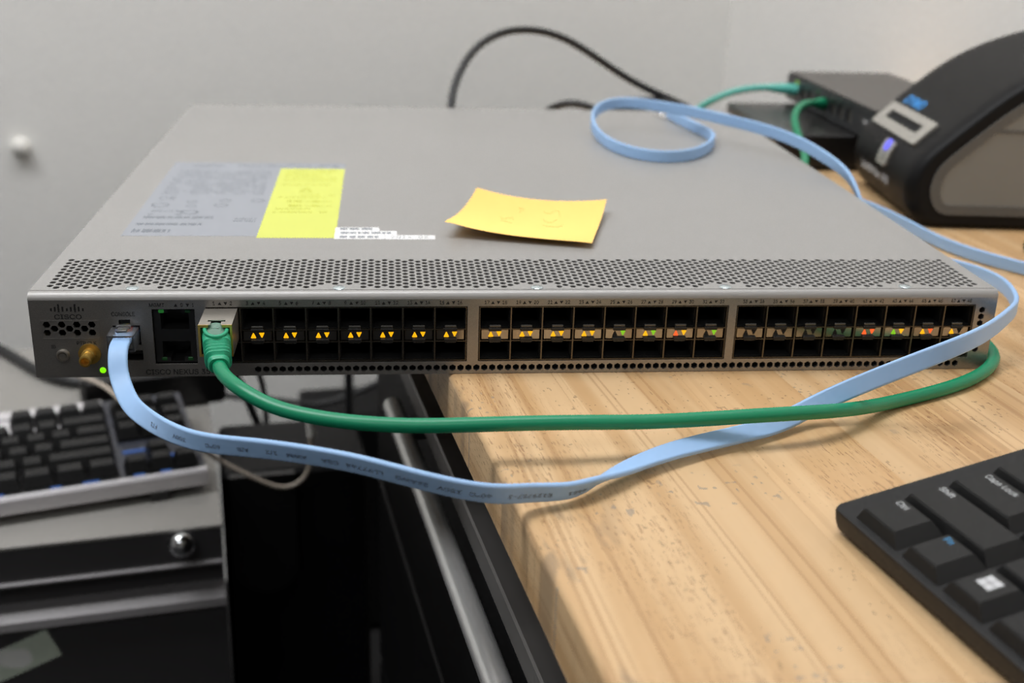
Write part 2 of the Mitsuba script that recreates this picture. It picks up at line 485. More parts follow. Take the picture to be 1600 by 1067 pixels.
cut = [sbox(a - 0.0004, 0.0062, a + 8 * PP + 0.0004, 0.0328) for a in GX]
cut += [sbox(0.0516, 0.0060, 0.0700, 0.0320), sbox(0.0345, 0.0150, 0.0462, 0.0245).union(sbox(0.0372, 0.0244, 0.0422, 0.0272)), sbox(0.0362, 0.0080, 0.0466, 0.0128)]
cut += [hexa(0.0962 + 0.00364 * i, 0.0031) for i in range(91)]
cut += [hexa(x, z, 0.0017, 0) for x, z in [(0.0067 + 0.00635 * i, z) for i in range(4) for z in (0.0249, 0.0212)] + [(0.0099 + 0.00635 * i, 0.02305) for i in range(3)]]
cut += [hexa(0.4327, 0.0300 - 0.0033 * i, 0.0016) for i in range(7)]
fp = sbox(0.0, 0.0002, W, 0.0362)
for c in cut:
    fp = fp.difference(c)
arc = [(0.0033 - 0.0033 * math.cos(a), 0.0362 + 0.0033 * math.sin(a)) for a in np.linspace(0, math.pi / 2, 7)]
bez = ext_yz(Polygon(arc + [(0.0033, H - 0.001), (0.0012, 0.0362)]), 0.0, W)
FP = add('front_panel', ext_xz(fp, 0, 0.0012), 'front_metal', parent=NS)
add('bezel', bez, 'bezel_metal', smooth=40, parent=NS)
vf = sbox(0.0046, 0.0188, 0.0286, 0.0267).buffer(0.0004).difference(sbox(0.0046, 0.0188, 0.0286, 0.0267))
add('vent_frame', ext_xz(vf, -0.00018, 0.0002), 'front_metal', parent=FP)
# lettering
CB = [(9.4, 31.4, 32.5), (11.0, 31.2, 33.2), (12.5, 30.9, 34.4), (14.2, 31.2, 33.2), (16.0, 31.4, 32.5), (17.7, 31.2, 33.2), (19.4, 30.9, 34.4), (21.0, 31.2, 33.2), (22.7, 31.4, 32.5)]
logo = cat([ext_xz(sbox(x / 1000 - 0.00028, a / 1000, x / 1000 + 0.00028, c / 1000).buffer(0.0001), -0.00006, 0.00004) for x, a, c in CB] + [text_fit('CISCO', 0.0104, 0.0219, 0.0276, 0.0021, True)])
add('logo', logo, 'print_black', parent=FP)


def tri(x, z, up=True, w=0.00165, h=0.0014):
    return Polygon([(x - w / 2, z), (x + w / 2, z), (x, z + h)] if up else [(x - w / 2, z + h), (x, z), (x + w / 2, z + h)])


words = [('CONSOLE', 0.0345, 0.0444, 0.0289, 0.0018), ('MGMT', 0.0508, 0.0573, 0.0331, 0.0016), ('0', 0.0641, 0.0652, 0.0331, 0.0016), ('1', 0.0692, 0.0698, 0.0331, 0.0016), ('ID', 0.0077, 0.0096, 0.0140, 0.0015),
         ('PTP CLK', 0.0187, 0.0271, 0.0156, 0.0016), ('CISCO NEXUS 3548', 0.0472, 0.0795, 0.0012, 0.0024)]
for s, x0, x1, z0, h in words:
    add('wording', text_fit(s, x0, x1, z0, h, True), 'print_black', parent=FP)
add('wording', ext_xz(tri(0.0621, 0.0331), -0.00006, 0.00004), 'print_black', parent=FP)
add('wording', ext_xz(tri(0.0672, 0.0331, False), -0.00006, 0.00004), 'print_black', parent=FP)
# port cages
t3 = 0.0003
sh = cat([bx(0, t3, 0.0002, 0.028, 0.0066, 0.0324), bx(PP - t3, PP, 0.0002, 0.028, 0.0066, 0.0324), bx(t3, PP - t3, 0.0002, 0.028, 0.0321, 0.0324), bx(t3, PP - t3, 0.0002, 0.028, 0.0066, 0.0069),
          bx(t3, PP - t3, 0.0004, 0.028, 0.0215, 0.0218), bx(t3, PP - t3, 0.0004, 0.028, 0.0158, 0.0161)])
bk = bx(0, PP, 0.0275, 0.0280, 0.0066, 0.0324)
cage = mikit.ply(sh, 'cage_metal')
back = mikit.ply(cat([bk, bx(t3, PP - t3, 0.002, 0.0274, 0.0219, 0.0222), bx(t3, PP - t3, 0.002, 0.0274, 0.0070, 0.0073), bx(0.00032, 0.0006, 0.003, 0.0274, 0.0070, 0.0156), bx(PP - 0.0006, PP - 0.00032, 0.003, 0.0274, 0.0070, 0.0156),
                      bx(0.00032, 0.0006, 0.003, 0.0274, 0.0220, 0.0320), bx(PP - 0.0006, PP - 0.00032, 0.003, 0.0274, 0.0220, 0.0320), bx(t3, PP - t3, 0.003, 0.0274, 0.0318, 0.03205), bx(t3, PP - t3, 0.003, 0.0274, 0.01545, 0.0157)]), 'inside_black')
strip = mikit.ply(rbox(0.0008, PP - 0.0008, 0.0010, 0.0050, 0.0164, 0.0213, 0.0003), 'strip_metal')
cx = 0.00715
tabu = mikit.ply(cat([rbox(cx - 0.0029, cx + 0.0029, -0.0004, 0.0015, 0.0208, 0.0224, 0.0002), ]), 'dark_metal')
lipu = mikit.ply(rbox(cx - 0.0026, cx + 0.0026, 0.0001, 0.0012, 0.0225, 0.0236, 0.0002), 'tab_metal')
tabl = mikit.ply(cat([rbox(cx - 0.0029, cx + 0.0029, -0.0004, 0.0015, 0.0158, 0.0174, 0.0002)]), 'dark_metal')
lipl = mikit.ply(rbox(cx - 0.0025, cx + 0.0025, 0.0001, 0.0012, 0.0153, 0.0157, 0.0001), 'tab_metal')
LEDC = {'A': (1.15, 0.52, 0.0), 'G': (0.22, 0.55, 0.01), 'R': (1.1, 0.13, 0.02), 'O': None}


def led_tri(up, c):
    p = tri(cx - 0.00185 if up else cx + 0.00185, 0.0179, up, 0.0023, 0.0025).buffer(-0.0002).buffer(0.0003)
    m = ext_xz(p, 0.00078, 0.00105)
    if LEDC[c] is None:
        return mikit.ply(m, 'inside_black')
    return lamp(mikit.ply(m, 'led_base'), LEDC[c])


LT = {(u, c): led_tri(u, c) for u in (True, False) for c in LEDC}
STATES = ['OO'] + ['AA'] * 7 + ['AA'] * 4 + ['OG', 'AG', 'RA', 'OG'] + ['OO'] * 4 + ['RR', 'GA', 'AR', 'AO']
for g, gx in enumerate(GX):
    for i in range(8):
        x0 = gx + PP * i
        n = g * 8 + i
        tw = T().translate([x0, 0, 0])
        pc = add('port_cage', {**cage, 'to_world': tw}, None, parent=NS)
        add('inner_wall', {**back, 'to_world': tw}, None, parent=pc)
        if n:
            add('light_strip', {**strip, 'to_world': tw}, None, parent=pc)
            for d in (tabu, tabl):
                add('latch_tab', {**d, 'to_world': tw}, None, parent=pc)
            for d in (lipu, lipl):
                add('tab_lip', {**d, 'to_world': tw}, None, parent=pc)
            for u in (0, 1):
                add('arrow_light', {**LT[(u == 0, STATES[n][u])], 'to_world': tw}, None, parent=pc)
        a, b2 = str(2 * n + 1), str(2 * n + 2)
        w1, w2 = 0.00105 * len(a), 0.00105 * len(b2)
        e1 = 0.0042 if g or n > 4 else 0.0038
        pl = cat([text_fit(a, x0 + e1 - w1, x0 + e1, 0.0338, 0.00165, True), text_fit(b2, x0 + 0.0101, x0 + 0.0101 + w2, 0.0338, 0.00165, True),
                  ext_xz(tri(x0 + 0.0058, 0.0338), -0.00006, 0.00004), ext_xz(tri(x0 + 0.0083, 0.0338, False), -0.00006, 0.00004)])
        add('port_label', pl, 'print_black', parent=FP)
# management jack
mj = sbox(0.0518, 0.0062, 0.0698, 0.0318)
for c in (sbox(0.0548, 0.0219, 0.0670, 0.0296), sbox(0.0580, 0.0290, 0.0640, 0.0316), sbox(0.0548, 0.0085, 0.0670, 0.0162), sbox(0.0580, 0.0066, 0.0640, 0.0090)):
    mj = mj.difference(c)
MJ = add('management_jack', cat([ext_xz(mj, 0.0022, 0.016), bx(0.0518, 0.0698, 0.016, 0.017, 0.0062, 0.0318)]), 'black_plastic', parent=NS)
pr('led_green_dim', rgb(30, 80, 40), 0.3)
for x, z in ((0.0553, 0.0303), (0.0667, 0.0303), (0.0553, 0.0078), (0.0667, 0.0078)):
    d = mikit.ply(rbox(x - 0.0012, x + 0.0012, 0.0018, 0.003, z - 0.0008, z + 0.0008, 0.0003), 'led_green_dim')
    if x < 0.06 and z > 0.02:
        d = lamp(d, (0.01, 0.09, 0.015))
    add('jack_light', d, None, parent=MJ)
add('console_jack', cat([bx(0.0343, 0.0345, 0.0012, 0.016, 0.0149, 0.0246), bx(0.0462, 0.0464, 0.0012, 0.016, 0.0149, 0.0246), bx(0.0343, 0.0464, 0.0155, 0.016, 0.0149, 0.0272), bx(0.0343, 0.0464, 0.0012, 0.016, 0.0147, 0.0149), bx(0.0343, 0.0464, 0.0012, 0.016, 0.0272, 0.0274)]), 'black_plastic', parent=NS)
add('usb_slot', cat([bx(0.0362, 0.0466, 0.010, 0.0105, 0.0080, 0.0128), bx(0.0364, 0.0464, 0.0005, 0.010, 0.0081, 0.0084), bx(0.0370, 0.0460, 0.002, 0.010, 0.0104, 0.0118)]), 'dark_metal', parent=NS)
sb = lathe([(0.0013, 0.0), (0.0048, 0.0), (0.0048, 0.0008), (0.0030, 0.0009), (0.0030, 0.0035), (0.0024, 0.0038), (0.0021, 0.0055), (0.0021, 0.0080), (0.0026, 0.0082), (0.0026, 0.0095), (0.0020, 0.0097), (0.0018, 0.0097), (0.0016, 0.0060), (0.0001, 0.0060)], 32)
sb.apply_transform(frame((0.0238, 0.0, 0.0114), (1, 0, 0), (0, 0, 1), (0, -1, 0)))
add('clock_connector', sb, 'gold', smooth=35, parent=NS, label='gold coaxial connector')
ib = lathe([(0.0001, 0.0014), (0.0014, 0.0014), (0.0016, 0.0007), (0.0019, 0.0007), (0.0020, 0.0016), (0.0026, 0.0015), (0.0029, 0.0004), (0.0029, 0.0)], 28)
ib.apply_transform(frame((0.0124, 0, 0.0108), (1, 0, 0), (0, 0, 1), (0, -1, 0)))
add('id_button', ib, 'nickel', smooth=35, parent=NS)
pl = trimesh.creation.icosphere(3, 1.0)
pl.apply_transform(np.diag([0.0014, 0.0010, 0.0014, 1]))
pl.apply_translation((0.0287, 0.0, 0.0035))
scene[NS + '__power_light'] = lamp(mikit.ply(pl, 'led_base', smooth=True), (0.25, 0.95, 0.0))


# stickers on the lid
def sticker(key, x0, x1, y0, y1, m, z=0.00006, lab=None):
    return add(key, bx(x0, x1, y0, y1, H - 0.0002, H + z), m, parent=NS, label=lab)


def on_lid(s, x, y, h, w=None, z=0.0001, bold=False):
    m = text(s, h, bold, 0.00005)
    b = m.bounds
    if w:
        m.vertices[:, 0] = (m.vertices[:, 0] - b[0, 0]) / (b[1, 0] - b[0, 0]) * w
    m.apply_translation((x, y, H + z - 0.00004))
    return m


def rows(x0, x1, ys, h, seed, gap=0.12):
    r = random.Random(seed)
    out = []
    for y in ys:
        x = x0 + 0.002 * r.random()
        while x < x1:
            w = r.uniform(0.0012, 0.0060)
            if r.random() > gap:
                out.append(bx(x, min(x + w, x1), y, y + h, H + 0.00004, H + 0.00010))
            x += w + r.uniform(0.0005, 0.0012)
    return out


GL = sticker('rating_label', 0.0212, 0.0884, 0.090, 0.2450, 'label_grey', lab='grey rating label')
sticker('rating_label', 0.0212, 0.1282, 0.2450, 0.2605, 'label_grey', lab='grey top strip of the rating label')
pq = rows(0.026, 0.084, np.arange(0.178, 0.238, 0.0052), 0.0018, 1)
pq += rows(0.024, 0.062, (0.1240,), 0.004, 2, 0.02) + rows(0.024, 0.058, (0.1105,), 0.004, 3, 0.02) + rows(0.0245, 0.044, (0.0965,), 0.006, 4, 0.0)
pq += rows(0.072, 0.085, (0.1180, 0.1225), 0.0018, 5)
pq += [on_lid('CE', 0.027, 0.164, 0.0075, 0.009)]
for x, y, rx in ((0.030, 0.152, 0.005), (0.046, 0.160, 0.003), (0.047, 0.150, 0.003), (0.063, 0.152, 0.004), (0.064, 0.163, 0.0035), (0.082, 0.163, 0.004), (0.048, 0.137, 0.005)):
    pq.append(ext_xy(Point(0, 0).buffer(1, 8).difference(Point(0, 0).buffer(0.7, 8)), 0, 1))
    pq[-1].vertices *= (rx, rx * 0.9, 0.00006)
    pq[-1].apply_translation((x, y, H + 0.00004))
pq += rows(0.027, 0.045, (0.138, 0.131), 0.002, 8)
add('print', cat(pq), 'label_ink', parent=GL)
add('logo', cat([on_lid('CISCO', 0.034, 0.2485, 0.0055, 0.018, bold=True)] + rows(0.060, 0.124, (0.2485, 0.2535), 0.0022, 9)), 'label_ink', parent=NS + '__rating_label_001')
YL = sticker('warning_label', 0.0884, 0.1282, 0.0868, 0.2450, 'label_yellow', lab='bright yellow warning label')
yq = rows(0.0915, 0.124, np.arange(0.212, 0.240, 0.0065), 0.0022, 11) + rows(0.0915, 0.124, (0.2010, 0.1755, 0.1700, 0.1370), 0.002, 12) + rows(0.0925, 0.112, (0.1440,), 0.002, 13)
for y in (0.1500, 0.1600):
    yq += rows(0.098, 0.107, (y,), 0.004, int(y * 1000), 0) + [bx(0.1085, 0.124, y + 0.0012, y + 0.0022, H + 0.00004, H + 0.0001), bx(0.1125, 0.1165, y, y + 0.0036, H + 0.00004, H + 0.0001)]
wt = Polygon([(0.1035, 0.1835), (0.1115, 0.1835), (0.1075, 0.1955)])
yq.append(ext_xy(wt.difference(wt.buffer(-0.0012)), H + 0.00004, H + 0.0001))
add('print', cat(yq), 'label_ink_yellow', parent=YL)
for x0, x1, y0, y1 in ((0.1275, 0.1503, 0.1003, 0.1068), (0.1275, 0.1594, 0.0928, 0.1000), (0.1275, 0.1530, 0.0852, 0.0925), (0.1533, 0.1789, 0.0848, 0.0922)):
    wl = sticker('serial_label', x0, x1, y0, y1, 'label_white', 0.0001, 'small white serial label')
    if x0 > 0.15:
        q = on_lid('2014-05', x0 + 0.003, y0 + 0.0018, 0.004, 0.019, 0.00014)
    else:
        q = cat([k for k in rows(x0 + 0.002, x1 - 0.003, (y0 + 0.0020,), 0.0032, int(x1 * 9999), 0)])
        q.apply_translation((0, 0, 0.00005))
    add('print', q, 'label_ink', parent=wl)

# ------------------------------------------------------------------ transceiver in port 1, and the green cable
TM = 'transceiver_module'
tag(TM, 'silver copper transceiver module sticking out of the first port at the left', 'transceiver')
x0, x1, yf, yb, z0, z1 = 0.0746, 0.0886, -0.0215, -0.0001, 0.0186, 0.0323
top = sbox(x0, yf, x1, yb).difference(sbox(0.0785, yf - 0.001, 0.0848, yf + 0.0006)).difference(sbox(0.0780, yf + 0.0045, 0.0853, yf + 0.0062)).difference(sbox(0.0795, yf - 0.001, 0.0838, yf + 0.0050))
add('shell', cat([ext_xy(top, z1 - 0.0004, z1), bx(x0, x0 + 0.0004, yf, yb, z0, z1 - 0.0004), bx(x1 - 0.0004, x1, yf, yb, z0, z1 - 0.0004), bx(x0, x1, yf, yb, z0 - 0.0004, z0), bx(0.0760, 0.0886, -0.0001, 0.02, 0.0225, 0.0318)]), 'nickel', parent=TM)
rim = sbox(x0 - 0.0001, z0 - 0.0005, x1 + 0.0001, z1 + 0.0001).difference(sbox(x0 + 0.0009, z0 + 0.0006, x1 - 0.0009, z1 - 0.0010)).difference(sbox(0.0788, z1 - 0.002, 0.0845, z1 + 0.001))
add('gold_rim', ext_xz(rim, yf - 0.0003, yf + 0.0003), 'gold', parent=TM)
add('circuit_board', cat([bx(x0 + 0.0006, x0 + 0.0030, yf + 0.0010, yf + 0.006, z0 + 0.0080, z1 - 0.0012), bx(x1 - 0.0030, x1 - 0.0006, yf + 0.0010, yf + 0.006, z0 + 0.0080, z1 - 0.0012)]), 'pcb_green', parent=TM)
add('jack_lining', bx(x0 + 0.0006, x1 - 0.0006, -0.004, -0.0035, z0 + 0.0002, z1 - 0.0006), 'inside_black', parent=TM)

GC = 'green_patch_cable'
tag(GC, 'thick green patch cable drooping from the first port across the wood to the right', 'cable')
gpts = [(0.0848, -0.0385, 0.0212), (0.0868, -0.0445, 0.0203), (0.0941, -0.0574, 0.0194), (0.1076, -0.0688, 0.0164), (0.1204, -0.0760, 0.0153), (0.1329, -0.0808, 0.0149), (0.1476, -0.0847, 0.0148), (0.1622, -0.0864, 0.0146),
        (0.1818, -0.0883, 0.0154), (0.2089, -0.0890, 0.0161), (0.2315, -0.0884, 0.0158), (0.2523, -0.0861, 0.0146), (0.2794, -0.0825, 0.0138), (0.3056, -0.0800, 0.0140), (0.3368, -0.0712, 0.0114), (0.3740, -0.0455, 0.0036), (0.4062, -0.0299, 0.0032),
        (0.4316, -0.0124, 0.0032), (0.4462, 0.0060, 0.0040), (0.4500, 0.0300, 0.0045), (0.4505, 0.0800, 0.0040), (0.4510, 0.1600, 0.0034), (0.4520, 0.2600, 0.0034), (0.4560, 0.3150, 0.0060), (0.4690, 0.3560, 0.0200), (0.4789, 0.3900, 0.0262), (0.4814, 0.4150, 0.0341), (0.4870, 0.4400, 0.0428),
        (0.5000, 0.4640, 0.0470), (0.5160, 0.4870, 0.0455), (0.5270, 0.5000, 0.0435)]
add('cord', tube(gpts, 0.0030, 320, 16), 'cable_green', smooth=True, parent=GC)
# moulded boot
A0, A1 = np.array([0.0812, -0.0172, 0.0258]), np.array([0.0850, -0.0395, 0.0210])
ax = (A1 - A0) / np.linalg.norm(A1 - A0)
sx = np.cross(ax, [0, 0, 1.0]); sx /= np.linalg.norm(sx)
sz = np.cross(sx, ax)
secs = []
L = np.linalg.norm(A1 - A0)
for u in np.linspace(0, 1, 60):
    w = 0.0118 - 0.0008 * u - 0.0032 * max(0, u - 0.80) / 0.2
    h = 0.0098 + 0.0010 * u - 0.0034 * max(0, u - 0.80) / 0.2
    if 0.40 < u < 0.93:
        rd = 0.5 + 0.5 * math.cos((u - 0.40) / 0.53 * 5 * 2 * math.pi)
        w -= 0.0018 * (1 - rd)
        h -= 0.0018 * (1 - rd)
    r = rrect(w, h, 0.0030)
    secs.append(A0 + ax * (u * L) + r[:, :1] * sx + r[:, 1:] * sz)
bt = loft(secs)
BT = add('boot', bt, 'boot_green', smooth=35, parent=GC, label='ridged green moulded boot')
pr('latch_smoky', rgb(96, 128, 112), 0.25)
c0 = A0 + ax * 0.0030 + sz * 0.0054
el = [c0 + sx * 0.0046 * math.cos(a) + ax * 0.0062 * math.sin(a) for a in np.linspace(-0.5, math.pi + 0.5, 40)]
add('latch_cover', tube(el, 0.00085, 60, 10), 'boot_green', smooth=True, parent=BT)
cap = trimesh.creation.icosphere(3, 1.0)
cap.apply_transform(frame(c0 - sz * 0.0005, sx * 0.0044, ax * 0.0060, sz * 0.0007))
add('latch_window', cap, 'latch_smoky', smooth=True, parent=BT)
plug = rbox(0.0764, 0.0868, -0.018, -0.004, 0.0206, 0.0292, 0.0006)
add('plug', plug, 'clear_plastic', parent=GC, label='clear plug end')
add('plug_latch', cat([rbox(0.0797, 0.0836, -0.0215, -0.008, 0.0298, 0.0308, 0.0003), rbox(0.0785, 0.0848, -0.0172, -0.0155, 0.0296, 0.0312, 0.0003)]), 'clear_plastic', parent=GC)
# far plug in the small switch
eb = tube([(0.5235, 0.4960, 0.0442), (0.5290, 0.5010, 0.0430), (0.5345, 0.5050, 0.0425)], [0.0034, 0.0050, 0.0055], 12, 12)
add('boot', eb, 'cable_green', smooth=40, parent=GC)

# ------------------------------------------------------------------ light blue flat console cable
FC = 'flat_console_cable'
tag(FC, 'light blue flat console cable with printed lettering, looping over bench and switch', 'cable')
R1 = [((0.0399, 0.0060, 0.0206), (1, 0, 0)), ((0.0399, -0.0060, 0.0207), (1, 0, 0)), ((0.0400, -0.0118, 0.0207), (1, 0, 0)), ((0.0402, -0.0170, 0.0202), (1, 0, 0)), ((0.0405, -0.0208, 0.0181), (1, 0, 0.02)), ((0.0411, -0.0247, 0.0142), (1, 0, 0.06)), ((0.0432, -0.0300, 0.0096), (1, 0, 0.18)),
      ((0.0489, -0.0420, 0.0058), (0.8, 0, 0.55)), ((0.0571, -0.0560, 0.0060), (0.55, -0.05, 0.8)), ((0.0660, -0.0700, 0.0078), (0.35, -0.12, 0.9)), ((0.0832, -0.0897, 0.0110), (0.1, -0.2, 0.97)), ((0.1064, -0.1074, 0.0163), (0, -0.24, 0.97)), ((0.1256, -0.1190, 0.0190), (0, -0.26, 0.96)), ((0.1436, -0.1270, 0.0190), (0, -0.26, 0.96)),
      ((0.1612, -0.1340, 0.0172), (0, -0.26, 0.96)), ((0.1788, -0.1375, 0.0140), (0, -0.25, 0.96)), ((0.1923, -0.1355, 0.0108), (0, -0.25, 0.96)), ((0.2065, -0.1285, 0.0072), (0, -0.25, 0.96)), ((0.2189, -0.1248, 0.0058), (0, -0.30, 0.95)), ((0.2290, -0.1186, 0.0055), (0.15, -0.62, 0.75)), ((0.2380, -0.1113, 0.0052), (0.3, -0.93, 0.25)), ((0.2498, -0.1020, 0.0050), (0.35, -0.92, -0.12)),
      ((0.2641, -0.0933, 0.0052), (0.3, -0.88, -0.35)), ((0.2788, -0.0859, 0.0050), (0.25, -0.85, -0.45)), ((0.2967, -0.0775, 0.0046), (0.25, -0.86, -0.42)), ((0.3144, -0.0690, 0.0050), (0.2, -0.78, -0.60)), ((0.3358, -0.0590, 0.0100), (0.15, -0.45, -0.88)), ((0.3631, -0.0642, 0.0259), (0.1, -0.28, -0.95)), ((0.3848, -0.0641, 0.0350), (0.08, -0.2, -0.97)), ((0.4134, -0.0409, 0.0340), (0.05, -0.12, -0.99)),
      ((0.4427, -0.0054, 0.0287), (0, 0, -1)), ((0.4734, 0.0426, 0.0190), (0, 0, -1)), ((0.4890, 0.0816, 0.0140), (0, 0, -1)), ((0.4980, 0.1160, 0.0085), (0, 0, -1)), ((0.4985, 0.1400, 0.0052), (0, 0, -1)), ((0.4810, 0.1650, 0.0052), (0, 0, -1)), ((0.4620, 0.1790, 0.0100), (0, 0.1, -1)), ((0.4520, 0.1890, 0.0230), (0.3, 0.1, -1)),
      ((0.4485, 0.2031, 0.0375), (0.4, 0.1, -1)), ((0.4475, 0.2216, 0.0445), (0.25, 0, -1)), ((0.4430, 0.2455, 0.0490), (0.1, 0, -1)), ((0.4347, 0.2701, 0.0532), (0, 0, -1)), ((0.4192, 0.3003, 0.0566), (0, 0, -1)), ((0.3998, 0.3298, 0.0580), (0, 0, -1)), ((0.3789, 0.3595, 0.0588), (0, 0, -1)), ((0.3563, 0.3830, 0.0590), (0, 0, -1)), ((0.3320, 0.3930, 0.0590), (0, 0, -1)), ((0.3149, 0.3852, 0.0560), (0, 0, -1)),
      ((0.3065, 0.3650, 0.0495), (0, 0, -1)), ((0.3070, 0.3400, 0.0448), (0, 0, -1)), ((0.3123, 0.3054, 0.0438), (0, 0, -1)), ((0.3249, 0.2800, 0.0438), (0, 0, -1)), ((0.3408, 0.2715, 0.0438), (0, 0, -1)), ((0.3606, 0.2801, 0.0438), (0, 0, -1)), ((0.3815, 0.3100, 0.0439), (0, 0, -1)), ((0.3914, 0.3428, 0.0440), (0, 0, -1)), ((0.3885, 0.3720, 0.0442), (0, 0, -1)), ((0.3830, 0.4050, 0.0444), (0, 0, -1)), ((0.3800, 0.4380, 0.0446), (0, 0, -1))]
RW, RT = 0.0082, 0.0025


def ribbon(cps, n, w=RW, th=RT):
    p = np.array([c[0] for c in cps])
    wv = np.array([c[1] for c in cps], float)
    wv /= np.linalg.norm(wv, axis=1, keepdims=True)
    q, u, par, d = spline(p, n)
    ws = np.stack([np.interp(par, d, wv[:, k]) for k in range(3)], 1)
    # light smoothing of the twist
    ker = np.ones(9) / 9
    ws = np.stack([np.convolve(np.pad(ws[:, k], 4, mode='edge'), ker, mode='valid') for k in range(3)], 1)
    t = np.gradient(q, axis=0)
    t /= np.linalg.norm(t, axis=1, keepdims=True)
    ws -= t * (ws * t).sum(1, keepdims=True)
    ws /= np.linalg.norm(ws, axis=1, keepdims=True)
    nn = np.cross(t, ws)
    ring = rrect(w, th, th * 0.42, 3)
    secs = [q[i] + ring[:, :1] * ws[i] + ring[:, 1:] * nn[i] for i in range(n)]
    return loft(secs), q, u, t, ws, nn


rb, RQ, RU, RT_, RW_, RN = ribbon(R1, 620)
add('ribbon', rb, 'cable_blue', smooth=45, parent=FC)


def on_ribbon(s, u0, h, stretch=1.5):
    """printed word centred at arc length u0, upside down towards the console end"""
    m = text(s, h, True, 0.00006)
    b = m.bounds
    x = -(m.vertices[:, 0] - (b[0, 0] + b[1, 0]) / 2) * stretch + u0
    y = -(m.vertices[:, 1] - h / 2)
    z = m.vertices[:, 2] + RT / 2 - 0.00002
    ii = [np.interp(x, RU, a[:, k]) for a in (RQ, RW_, RN) for k in range(3)]
    c, w, n = (np.stack(ii[3 * k:3 * k + 3], 1) for k in range(3))
    n /= np.linalg.norm(n, axis=1, keepdims=True)
    m.vertices = c + w * (y - 0.0004)[:, None] + n * z[:, None]
    return m


WORDS = [('2451', 0.2695), ('E129757-3', 0.2498), ('60°C', 0.23), ('150V', 0.2191), ('26AWG', 0.2059), ('LL97744', 0.1884), ('CSA', 0.1753), ('AWM', 0.1621), ('1/2', 0.1512), ('A/B', 0.138), ('60°C', 0.1227), ('300V', 0.103), ('FT1', 0.0833)]
for s, u0 in WORDS:
    add('printed_word', on_ribbon(s, u0, 0.0016), 'print_navy', parent=FC)
# clear plug at the console port
outer = m3.Manifold.cube((0.0114, 0.0200, 0.0074)).translate((0.0342, -0.0112, 0.0164))
inner = m3.Manifold.cube((0.0098, 0.0100, 0.0052)).translate((0.0350, -0.0120, 0.0178))
pm = (outer - inner).to_mesh()
PG = add('plug', trimesh.Trimesh(pm.vert_properties[:, :3], pm.tri_verts, process=False), 'clear_plastic', parent=FC, label='clear modular plug in the console port')
add('latch', cat([rbox(0.0376, 0.0422, -0.0085, 0.004, 0.0242, 0.0252, 0.0003), rbox(0.0368, 0.0430, -0.004, -0.0022, 0.0241, 0.0258, 0.0003)]), 'clear_plastic', parent=PG)
for i, nm in enumerate(('wire_blue', 'wire_brown', 'wire_green', 'wire_yellow', 'wire_orange', 'wire_red')):
    x = 0.0367 + i * 0.0012
    add('wire', tube([(x, -0.0030, 0.0222), (x, 0.0002, 0.0226), (x, 0.0030, 0.0230)], 0.00055, 8, 8), nm, parent=PG)
pe = rbox(-0.0058, 0.0058, -0.0095, 0.0095, -0.0035, 0.0035, 0.0006)
add('plug', pe, 'clear_plastic', zrot((0.3795, 0.4480, 0.0436), 6), parent=FC, label='second clear plug')

F2 = add('flat_cable', ribbon([((0.4560, 0.4650, 0.0048), (0, 0, -1)), ((0.4640, 0.4000, 0.0048), (0, 0, -1)), ((0.4820, 0.3320, 0.0048), (0, 0, -1)), ((0.4975, 0.2850, 0.0048), (0, 0.05, -1)), ((0.5045, 0.2351, 0.0048), (0, 0.1, -1)), ((0.5110, 0.1926, 0.0048), (0, 0.15, -1)),
                                       ((0.5263, 0.1594, 0.0048), (0, 0.15, -1)), ((0.5450, 0.1330, 0.0048), (0, 0.1, -1)), ((0.5680, 0.1050, 0.0048), (0, 0.05, -1)), ((0.60, 0.075, 0.0048), (0, 0, -1))], 120)[0], 'cable_blue', smooth=45,
         label='second light blue flat cable on the wood in front of the label printer', category='cable')

# ------------------------------------------------------------------ sticky note
PC = np.array([[0.18380, 0.08850, 0.04764], [0.25709, 0.06765, 0.04250], [0.27724, 0.14020, 0.04765], [0.20555, 0.16098, 0.04913]])


def note_at(u, v, lift=0.0):
    b = (1 - u) * (1 - v) * PC[0] + u * (1 - v) * PC[1] + u * v * PC[2] + (1 - u) * v * PC[3]
    w = np.clip(1.75 * ((u - 0.5) ** 2 + (v - 0.55) ** 2) + 0.12, 0, 1)
    z = 0.0398 + (b[2] - 0.0398) * w
    return np.array([b[0], b[1], z + lift])


n = 25
g = np.linspace(0, 1, n)
up_ = np.array([note_at(u, v, 0.00012) for v in g for u in g])
dn_ = np.array([note_at(u, v, 0.0) for v in g for u in g])
fg = grid_faces(n, n, close=False)
edge_i = list(range(n)) + [n - 1 + n * k for k in range(1, n)] + [n * n - 1 - k for k in range(1, n)] + [n * (n - 1) - n * k for k in range(1, n - 1)]
fe = []
for a, c in zip(edge_i, edge_i[1:] + edge_i[:1]):
    fe += [(a, a + n * n, c + n * n), (a, c + n * n, c)]
SN = add('sticky_note', trimesh.Trimesh(np.vstack([up_, dn_]), np.vstack([fg, fg[:, ::-1] + n * n, fe]), process=False), 'note_paper', smooth=40, label='curled orange sticky note lying on the grey lid', category='sticky note')
marks = []
for pts in ([(0.36, 0.80), (0.40, 0.80), (0.38, 0.72)], [(0.28, 0.55), (0.31, 0.50), (0.35, 0.56), (0.38, 0.50)], [(0.56, 0.80), (0.60, 0.74), (0.64, 0.80), (0.69, 0.70)], [(0.58, 0.60), (0.64, 0.52), (0.68, 0.62)], [(0.60, 0.44), (0.72, 0.40), (0.74, 0.46)], [(0.30, 0.45), (0.38, 0.42)]):
    q = [note_at(u, v, 0.00014) for u, v in pts]
    marks.append(tube(q, 0.00022, 24, 5))
add('pencil_mark', cat(marks), 'note_pencil', parent=SN)

